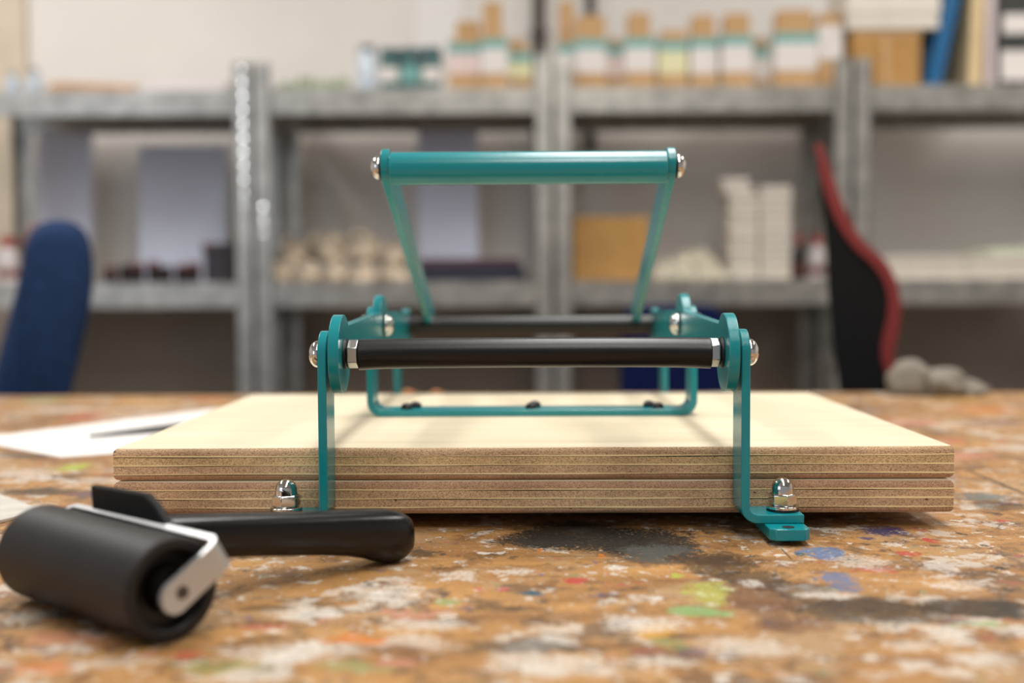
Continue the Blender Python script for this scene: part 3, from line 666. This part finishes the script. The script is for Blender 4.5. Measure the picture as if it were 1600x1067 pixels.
MB().prism(strip_profile([(-730, -160), (-720, -260), (-760, -320), (-900, -325)], 14), 'y', 1160, 1200).build('back_bracket', 'dark_metal', t, bevel=2)
chair_base(t, -960, 1190, -240, 'blue_fabric')
MB.xf = None
t = thing('office_chair', 320, 1960, FLOOR, 'navy blue office chair backrest seen low behind the press', 'chair', 'office chairs behind the table')
def rr(x0, x1, z0, z1, r): return arc(x1-r, z0+r, r, -90, 0, 6)+arc(x1-r, z1-r, r, 0, 90, 6)+arc(x0+r, z1-r, r, 90, 180, 6)+arc(x0+r, z0+r, r, 180, 270, 6)
MB().prism(rr(206, 436, -230, 92, 46), 'y', 1890, 1950).build('backrest', 'navy_fabric', t, bevel=14, seg=3)
MB().prism(strip_profile([(1955, 0), (1972, -200), (1990, -318), (2020, -325)], 12), 'x', 305, 340).build('back_bracket', 'dark_metal', t, bevel=2)
chair_base(t, 320, 1780, -240, 'navy_fabric', 190, 180)

MB.xf = Matrix.Translation((465, 1010, 0)) @ Matrix.Rotation(math.radians(-16), 4, 'Z') @ Matrix.Translation((-465, -1010, 0))
t = thing('racing_chair', 640, 1180, FLOOR, 'black racing chair with red edged curved backrest right of the press', 'chair')
back = [(409, 321), (415, 264), (423, 192), (426, 129), (431, 66), (443, -17), (460, -140), (480, -230)]
outer = [(406, 330), (411, 335), (417, 333), (429, 297), (449, 237), (472, 196), (504, 169), (520, 138), (527, 102), (521, 57), (514, 30), (523, 2), (542, -20), (580, -80), (600, -200)]
inner = [(410, 317), (418, 272), (436, 223), (459, 187), (490, 160), (507, 129), (509, 93), (500, 57), (499, 30), (508, 3), (524, -20), (560, -80), (580, -200)]
def smooth_open(p, it=2):
    for _ in range(it):
        q = [p[0]]
        for a, b in zip(p, p[1:]): q += [(a[0]*.75+b[0]*.25, a[1]*.75+b[1]*.25), (a[0]*.25+b[0]*.75, a[1]*.25+b[1]*.75)]
        p = q+[p[-1]]
    return p
outer = smooth_open(outer); inner = smooth_open(inner)
MB().prism(back[::-1]+inner, 'y', 1010, 1400).build('backrest', 'chair_black', t, bevel=8, seg=3, smooth=60)
MB().prism(outer+inner[::-1], 'y', 1004, 1060).build('edge_trim', 'chair_red', t, bevel=4, smooth=60, label='red side bolster edge')
MB().prism(outer+inner[::-1], 'y', 1350, 1406).build('edge_trim', 'chair_red', t, bevel=4, smooth=60, label='red side bolster edge')
chair_base(t, 760, 1200, -230, 'chair_black', 250, 230)

MB.xf = None
# ---------------------------------------------------------------- work table
t = thing('work_table', 0, 60, FLOOR, 'large wooden work table covered in paint stains', 'table')
tt = MB().box(-1150, 1150, -700, 805, -38, 0).build('table_top', 'table', t, bevel=2)
for me_o in (tt,):      # keep texture coordinates in world millimetres: put the mesh origin at the world origin
    me_o.data.transform(Matrix.Translation(wloc(t))); me_o.location = -wloc(t)
for x in (-1080, 1080):
    for y in (-640, 740): MB().box(x-35, x+35, y-35, y+35, FLOOR, -38).build('table_leg', 'tan_wood', t, bevel=3)
for y in (-640, 740): MB().box(-1045, 1045, y-12, y+12, -120, -38).build('apron', 'tan_wood', t, bevel=2)

# ---------------------------------------------------------------- the press
XC = 0.9
YF, YR = -14.5, 332.0          # pivot lines of the front and rear uprights
YM = 158.8                     # centre line
PZ = 98.0                      # pivot height
t = press = thing('lever_press', XC, YM, 0, 'teal steel lever press on two plywood boards', 'printing press')

def board(name, z0, z1, seed, plan):
    """plywood board made of plies; profile rounded over at the top and bottom arris"""
    W, D, rr_ = 230.0, 317.6, 3.2
    rnd = random.Random(seed)
    def inset(z):
        d = min(z-z0, z1-z)
        return 0.0 if d >= rr_ else rr_-math.sqrt(max(0, rr_*rr_-(rr_-d)**2))
    NX = 60
    xs = [-1+2*i/NX for i in range(NX+1)]
    nb = len(plan)
    waves = [(rnd.uniform(0, 6), rnd.uniform(2, 5), rnd.uniform(5, 11)) for _ in range(nb+1)]
    def wob(j, u):
        if j == 0 or j == nb: return 0.0
        a, f1, f2 = waves[j]
        return 0.16*math.sin(a+f1*u*2)+0.09*math.sin(a*2+f2*u*2)
    root = None
    z = z1
    edges = [z1]
    for h, mt, nm, proud in plan: edges.append(edges[-1]-h)
    edges[-1] = z0
    for j, (h, mt, nm, proud) in enumerate(plan):
        za, zb = edges[j], edges[j+1]
        rings = []
        nlev = 5
        for L_ in range(nlev+1):
            f = L_/nlev
            ring = []
            zc = za+(zb-za)*f
            ins = inset(zc)-proud
            for u in xs: ring.append((u*(W-ins), ins, zc+wob(j, u)*(1-f)+wob(j+1, u)*f))
            for u in (0.0, 1.0):
                yy = (D-ins) if u else (D/2)
                ring.append((W-ins, yy, zc+wob(j, 1)*(1-f)+wob(j+1, 1)*f))
            ring.append((-(W-ins), D-ins, zc+wob(j, -1)*(1-f)+wob(j+1, -1)*f))
            ring.append((-(W-ins), D/2, zc+wob(j, -1)*(1-f)+wob(j+1, -1)*f))
            rings.append(ring)
        o = MB().loft(rings).build(nm, mt, root if root else press, smooth=30)
        if root is None: root = o; o.name = name
    return root
PL = lambda s: [(0.7, 'veneer', 'ply_layer', 0.0), (4.0, 'ply_b' if s else 'ply_a', 'ply_layer', 0.0), (0.55, 'ply_light', 'ply_layer', 0.22), (0.3, 'ply_dark', 'ply_layer', -0.1), (4.05, 'ply_c' if not s else 'ply_a', 'ply_layer', 0.0),
                (0.55, 'ply_light', 'ply_layer', 0.22), (0.3, 'ply_dark', 'ply_layer', -0.1), (4.05, 'ply_a', 'ply_layer', 0.0), (0.55, 'ply_light', 'ply_layer', 0.22), (0.3, 'ply_dark', 'ply_layer', -0.1), (2.5, 'ply_b', 'ply_layer', 0.0), (0.4, 'veneer', 'ply_layer', 0.0)]
board('base_board', 8.9, 27.4, 3, PL(1))
board('top_board', 27.8, 46.0, 5, PL(0))

def dome(c, d, r=7.2, h=4.8, washer=True, parent=None, mat='chrome'):
    """button head with its black washer; d points away from the metal it sits on"""
    d = Vector(d)
    prof = [(1.1, r*0.98)]+[(1.1+0.7+h*math.sin(a), r*math.cos(a)) for a in [0, .2, .4, .6, .8, 1.0, 1.2, 1.35, 1.48]]
    o = MB().lathe(prof, c, d, 28).build('dome_bolt', mat, press, smooth=50)
    MB().lathe([(0, r*1.04), (1.1, r*1.04)], c, d, 28).build('washer', 'black_washer', o)
    return o
def hexnut(c, d, af, h, ph=0.0, name='hex_nut', mat='zinc', parent=None):
    R = af/math.sqrt(3)
    m = MB()
    hx = lambda k: R*k
    d = Vector(d).normalized()
    # chamfered hexagon
    m.lathe([(0, R*0.9), (0.7, R), (h-0.7, R), (h, R*0.9)], c, d, 6, ph)
    return m.build(name, mat, parent or press, bevel=0.35, smooth=20)

for sx in (-1, 1):
    X = lambda v: XC+sx*v
    # uprights, front and rear, bent out into a foot at the bottom
    for yc in (YF, YR):
        yA, yB = yc-12.5, yc+12.5
        path = [(X(110.7), PZ)]+[(X(110.7), PZ-k*10) for k in range(1, 7)]
        path += [(X(117.2-6.5*math.cos(math.radians(a))), 17.6-6.5*math.sin(math.radians(a))) for a in range(0, 91, 10)]
        path += [(X(130), 11.1), (X(141.4), 11.1)]
        m = MB().prism(strip_profile(path, 4.6), 'y', yA, yB)
        m.prism(arc(yc, PZ, 12.5, 0, 180, 24), 'x', X(108.4), X(113.0))
        # weld the rounded top to the strip: drop the two coincident inner faces
        m.build('upright', 'teal', press, bevel=0.5, weld=True)
        # base bar end, rubber foot
    bar = MB().prism([(X(120.6), -39), (X(123.6), -42), (X(138.4), -42), (X(141.4), -39), (X(141.4), 356.5), (X(138.4), 359.5), (X(123.6), 359.5), (X(120.6), 356.5)], 'z', 2.8, 8.8).build('base_bar', 'teal', press, bevel=0.5)
    for y in (-36, 354): MB().lathe([(0, 3.2), (6.2, 3.2)], (X(131), y, 2.75), (0, 0, 1), 20).build('clamp_hole', 'black_washer', bar)
    for y in (-24, 341): MB().lathe([(0, 7.2), (0.5, 7.6), (2.8, 7.6)], (X(131), y, 0), (0, 0, 1), 20).build('rubber_foot', 'rubber_foot', bar)
    # acorn nuts on the feet
    for y in (YF, YR):
        c = (X(132.8), y, 13.4)
        MB().lathe([(0, 8.3), (0.2, 8.5), (1.0, 8.5), (1.2, 8.3)], c, (0, 0, 1), 32).build('washer', 'black_washer', press)
        MB().lathe([(1.2, 8.2), (1.4, 8.5), (2.5, 8.5), (2.8, 8.1)], c, (0, 0, 1), 32).build('washer', 'chrome', press)
        n = hexnut((c[0], c[1], 16.2), (0, 0, 1), 13.2, 6.6, 0.18*sx+PI/6, 'acorn_nut', 'chrome')
        MB().lathe([(6.2, 6.15), (7.0, 6.1), (9.0, 5.95)]+[(9.0+5.9*math.sin(a), 5.95*math.cos(a)) for a in (.2, .4, .6, .8, 1.0, 1.2, 1.4, 1.52)], (c[0], c[1], 16.2), (0, 0, 1), 36).build('cap', 'chrome', n, smooth=50)
    # side plate: front disc, straight web, centre disc
    ys = sorted(set([YF-21+21*(1-math.cos(a*PI/40)) for a in range(0, 41)]+[YM-20.5+20.5*(1-math.cos(a*PI/40)) for a in range(0, 41)]+[YR-17+17*(1-math.cos(a*PI/30)) for a in range(0, 31)]))
    def ztop(y):
        z = -1e9
        for cy, cz, r in ((YF, PZ, 21), (YM, 107.6, 20.5), (YR, PZ, 17)):
            if abs(y-cy) <= r: z = max(z, cz+math.sqrt(max(0, r*r-(y-cy)**2)))
        if 0 <= y <= YR: z = max(z, 113+4*(1-abs(y-YM)/YM) if y <= 2*YM else 113)
        return z
    def zbot(y):
        z = 1e9
        for cy, cz, r in ((YF, PZ, 21), (YR, PZ, 17)):
            if abs(y-cy) <= r: z = min(z, cz-math.sqrt(max(0, r*r-(y-cy)**2)))
        if 0 <= y <= YR: z = min(z, 91)
        return z
    poly = [(y, ztop(y)) for y in ys]+[(y, zbot(y)) for y in ys[::-1][1:-1]]
    MB().prism(poly, 'x', X(100.6), X(106.2)).build('side_plate', 'teal', press, bevel=0.45, smooth=30)
    # pivots
    for y in (YF, YR):
        dome((X(113.0), y, PZ), (sx, 0, 0))
        MB().lathe([(0, 8.4), (2.0, 8.4)], (X(106.3), y, PZ), (sx, 0, 0), 28).build('spacer', 'black_washer', press)
    MB().lathe([(0, 7.8), (0.2, 8.2), (1.3, 8.2), (1.5, 7.8)], (X(100.6), YF, PZ), (-sx, 0, 0), 32).build('washer', 'black_washer', press)
    MB().lathe([(0.1, 4.2), (7.5, 4.2)], (X(100.6), YF, PZ), (-sx, 0, 0), 20).build('axle_end', 'black_washer', press)
    hexnut((X(99.0), YF, PZ), (-sx, 0, 0), 13.4, 6.4, 0.05, 'hex_nut', 'zinc')
    # centre bolts, inside and outside
    dome((X(100.6), YM, 107.6), (-sx, 0, 0), 7.4, 5.0)
    dome((X(111.3), YM, 107.6), (sx, 0, 0), 7.2, 4.8)

# U bracket screwed to the top board
pth = [(XC-109, 107.6), (XC-109, 90), (XC-109, 70)]+[(XC-101+8*math.cos(math.radians(a)), 56.4+8*math.sin(math.radians(a))) for a in range(180, 271, 10)]
pth += [(XC-60, 48.4), (XC, 48.4), (XC+60, 48.4)]
pth += [(XC+101+8*math.cos(math.radians(a)), 56.4+8*math.sin(math.radians(a))) for a in range(270, 361, 10)]+[(XC+109, 70), (XC+109, 90), (XC+109, 107.6)]
m = MB().prism(strip_profile(pth, 4.6), 'y', YM-12.5, YM+12.5)
for sx in (-1, 1):
    a, b = sorted((XC+sx*106.7, XC+sx*111.3)); m.prism(arc(YM, 107.6, 12.5, 0, 180, 24), 'x', a, b)
m.build('u_bracket', 'teal', press, bevel=0.5, weld=True)
for x, y in ((-84, 152.5), (-79.2, 164), (0.6, 153), (3, 165), (81.6, 164), (86.2, 152.5)):
    MB().lathe([(0, 4.2), (1.0, 4.3)]+[(1.0+3.2*math.sin(a), 4.3*math.cos(a)) for a in (.2, .5, .8, 1.1, 1.4)], (x, y, 50.7), (0, 0, 1), 20).build('button_screw', 'black_bolt', press, smooth=50)

# front tube (slightly bowed, ends a touch flared) and rear tube
rings = []
for i in range(41):
    u = -1+2*i/40; x = 1.5+93.5*u
    r = 8.0+0.25*abs(u)**12; zc = PZ+0.1-0.5*abs(u)**6+0.35*(1-u*u)
    rings.append([(x, YF+r*math.cos(2*PI*k/40), zc+r*math.sin(2*PI*k/40)) for k in range(40)])
MB().loft(rings).build('front_tube', 'black_plastic', press, bevel=0.5, smooth=50)
MB().lathe([(0, 8), (201, 8)], (XC-100.5, YR-2, 101.5), (1, 0, 0), 36).build('rear_tube', 'black_plastic', press, smooth=50)

# lever: two flat arms and the grip tube, swung towards the camera
def skew(y): return -1.2+(y-70)/255*3.7
def lever_arm(sx):
    dv = Vector((258.5, -98.0)).normalized(); nv = Vector((-dv.y, dv.x))
    A = Vector((76.0, 206.8)); B = Vector((346, 106)); r = 10.2
    ang = math.degrees(math.atan2(nv.y, nv.x))
    pts = arc(A.x, A.y, r, ang, ang+180, 20)+arc(B.x, B.y, r, ang+180, ang+360, 20)
    a, b = (-88.6, -83.5) if sx < 0 else (83.5, 88.6)
    m = MB(); n = len(pts)
    vs = [(a+skew(p[0]), p[0], p[1]) for p in pts]+[(b+skew(p[0]), p[0], p[1]) for p in pts]
    m.add(vs, [tuple(range(n)), tuple(range(n, 2*n))[::-1]]+[(i, (i+1) % n, n+(i+1) % n, n+i) for i in range(n)])
    return m.build('lever_arm', 'teal', press, bevel=0.5, smooth=30)
for sx in (-1, 1):
    lever_arm(sx)
    dome((skew(74)+sx*88.6, 73.5, 205.6), (sx, 0, 0), 7.3, 4.8)
    o = MB().lathe([(0, 4.4), (0.5, 4.6)]+[(0.5+3*math.sin(a), 4.6*math.cos(a)) for a in (.2, .5, .8, 1.1, 1.4)], (skew(348)+sx*83.5, 349, 98), (-sx, 0, 0), 20).build('pivot_screw', 'chrome', press, smooth=50)
gx = skew(70)
MB().lathe([(-83.2, 9.2), (-82.6, 9.9), (82.6, 9.9), (83.2, 9.2)], (gx, 72, 204.8), (1, 0, 0), 48).build('grip_tube', 'teal', press, smooth=30)

# ---------------------------------------------------------------- ink roller
ang = math.radians(50); AX = Vector((-math.sin(ang), math.cos(ang), 0)); HH = Vector((math.cos(ang), math.sin(ang), 0)); ZZ = Vector((0, 0, 1))
C0 = Vector((-136.4, -198.8, 20.0)); RL = 101.0
br = thing('ink_roller', -176, -166, 0, 'black rubber ink roller with black handle lying on the table', 'ink roller')
MB().lathe([(6, 9), (6, 14.5), (0.8, 15.2), (0, 16), (0, 19.2), (0.8, 20), (RL-0.8, 20), (RL, 19.2), (RL, 16), (RL-0.8, 15.2), (RL-6, 14.5), (RL-6, 9)], C0, AX, 72).build('roller', 'rubber', br, smooth=40)
MB().lathe([(-6, 3.0), (RL+6, 3.0)], C0, AX, 20).build('axle', 'steel', br)
MB().lathe([(0.5, 8.2), (6.2, 9.6)], C0, AX, 32).build('hub', 'black_plastic', br)
# fork bent from one flat steel strip
FS, FT = 20.0, 12.0
fdir = (HH*FS+ZZ*FT).normalized(); fwid = (ZZ*FS-HH*FT).normalized()     # along the arm / across the strip
Lf = math.hypot(FS, FT); wd = 6.2; th = 2.4
def fork_path():
    pts = []
    a0, a1 = -5.0, RL+5.0
    pts += [(a0, -3.0), (a0, 4.0), (a0, Lf-5)]
    for k in range(7): an = math.radians(15*k); pts.append((a0+5-5*math.cos(an), Lf-5+5*math.sin(an)))
    for k in range(7): an = math.radians(90-15*k); pts.append((a1-5+5*math.cos(an), Lf-5+5*math.sin(an)))
    pts += [(a1, Lf-5), (a1, 4.0), (a1, -3.0)]
    return pts
prof = strip_profile(fork_path(), th)
n = len(prof); vs = []
for s in (-1, 1):
    for u, v in prof: vs.append(C0+AX*u+fdir*v+fwid*(wd*s))
fk = MB().add(vs, [tuple(range(n)), tuple(range(n, 2*n))[::-1]]+[(i, (i+1) % n, n+(i+1) % n, n+i) for i in range(n)])
for u in (-5.0, RL+5.0):     # rounded strip ends around the axle
    m2 = []
    for k in range(25):
        an = math.radians(180*k/24)
        m2.append((-3.0-wd*math.sin(an), wd*math.cos(an)))
    n0 = len(m2); vv = [C0+AX*(u-th/2)+fdir*a+fwid*b for a, b in m2]+[C0+AX*(u+th/2)+fdir*a+fwid*b for a, b in m2]
    fk.add(vv, [tuple(range(n0)), tuple(range(n0, 2*n0))[::-1]]+[(i, (i+1) % n0, n0+(i+1) % n0, n0+i) for i in range(n0)])
fork = fk.build('fork', 'steel', br, bevel=0.4, smooth=35, weld=True)
for u, s in ((-6.2, -1), (RL+6.2, 1)):
    MB().lathe([(0, 2.6), (0.6, 2.4)], C0+AX*u, AX*s, 16).build('axle_rivet', 'dark_metal', fork)
# upright stand fin on the cross bar
mid = C0+fdir*(Lf+1.2)
fp = [(90, 47.5), (47, 48.5), (40, 45), (29, 36), (28, 29), (88, 29)]
O = C0+HH*(FS-1)
vs = [Vector((O.x, O.y, 0))+AX*a+ZZ*z+HH*hh for hh in (-1.8, 2.2) for a, z in fp]
n = len(fp)
MB().add(vs, [tuple(range(n)), tuple(range(n, 2*n))[::-1]]+[(i, (i+1) % n, n+(i+1) % n, n+i) for i in range(n)]).build('stand_fin', 'fin_black', br, bevel=1.0)
# handle: lofted along its length, heel at the end resting on the table
P0 = C0+AX*52+HH*(FS+2); P1 = Vector((-62.5, -66.5, 0)); hd = Vector((P1.x-P0.x, P1.y-P0.y, 0)); HL = hd.length; hd.normalize(); hn = Vector((-hd.y, hd.x, 0))
secs = [(-4, 37, 23, 7), (2, 37.5, 20, 8.5), (12, 36.5, 17, 9.3), (30, 34.6, 15.4, 9.6), (50, 32.2, 12.6, 9.8), (70, 29.8, 9.4, 10), (82, 28.6, 7.0, 10.2), (90, 27.8, 4.6, 10.4), (96, 27.2, 2.0, 10.6), (101, 26.6, 0.6, 10.6), (106, 25.6, 0.2, 10.4), (110, 24.0, 1.4, 9.6), (113, 21.6, 4.0, 8.0), (114.6, 18.6, 7.6, 5.0), (115, 15.5, 11, 2.2)]
kx = HL/113.0
rings = []
for s, zt, zb, w in secs:
    c = P0+hd*(s*kx); zc = (zt+zb)/2; hz = (zt-zb)/2
    ring = []
    for k in range(32):
        a = 2*PI*k/32; ca, sa = math.cos(a), math.sin(a)
        e = 0.75
        ring.append(Vector((c.x, c.y, zc))+hn*(w*math.copysign(abs(ca)**e, ca))+ZZ*(hz*math.copysign(abs(sa)**e, sa)))
    rings.append(ring)
MB().loft(rings).build('handle', 'handle_black', br, smooth=60)

# ---------------------------------------------------------------- small things on the table
def sheet(name, pts, z0, th_, mat, label, cat, bevel=0.0):
    o = MB().prism(pts, 'z', z0, z0+th_).build(name, mat, smooth=0, bevel=bevel)
    return tag(recenter(o), label, cat)
sheet('paper_sheet', [(-371.5, 276), (-451, 344), (-545, 430), (-482, 412), (-349, 631), (-180, 640), (-280, 470), (-262, 338)], 0.1, 0.5, 'paper', 'white sheet of paper left of the plywood boards', 'paper')
o = MB().prism([(-393, 390), (-388, 398), (-346, 470), (-318, 512), (-298, 500), (-342, 424)], 'z', 0.8, 3.8).build('black_blade', 'tool_black', bevel=0.6)
tag(recenter(o), 'thin black blade lying on the white sheet', 'tool')
sheet('scraper_plate', [(-341, 103.5), (-290, 50), (-330, -40), (-440, -10), (-415, 180)], 0.1, 2.2, 'plate_pale', 'pale flat scraper plate behind the far end of the ink roller', 'scraper', 0.5)
tag(blob('wood_chip', (-146, 770, 0), (8, 7, 5), 'cork', 51, 0.3, 2), 'orange wood chip behind the boards, left one', 'wood chip', 'orange wood chips')
tag(blob('wood_chip', (-112, 772, 0), (7, 7, 4.5), 'cork', 52, 0.3, 2), 'orange wood chip behind the boards, right one', 'wood chip', 'orange wood chips')
for i, (x, y, a, b, c, lab) in enumerate(((462, 772, 26, 24, 26, 'white rag lump beside the racing chair, tall left one'), (500, 768, 30, 26, 19, 'white rag lump on the back of the table, middle one'), (534, 772, 22, 20, 11, 'white rag lump on the back of the table, low right one'))):
    tag(blob('cloth_lump', (x, y, 0), (a, b, c), 'rag_white', 60+i, 0.35), lab, 'rag', 'white rags on the table edge')
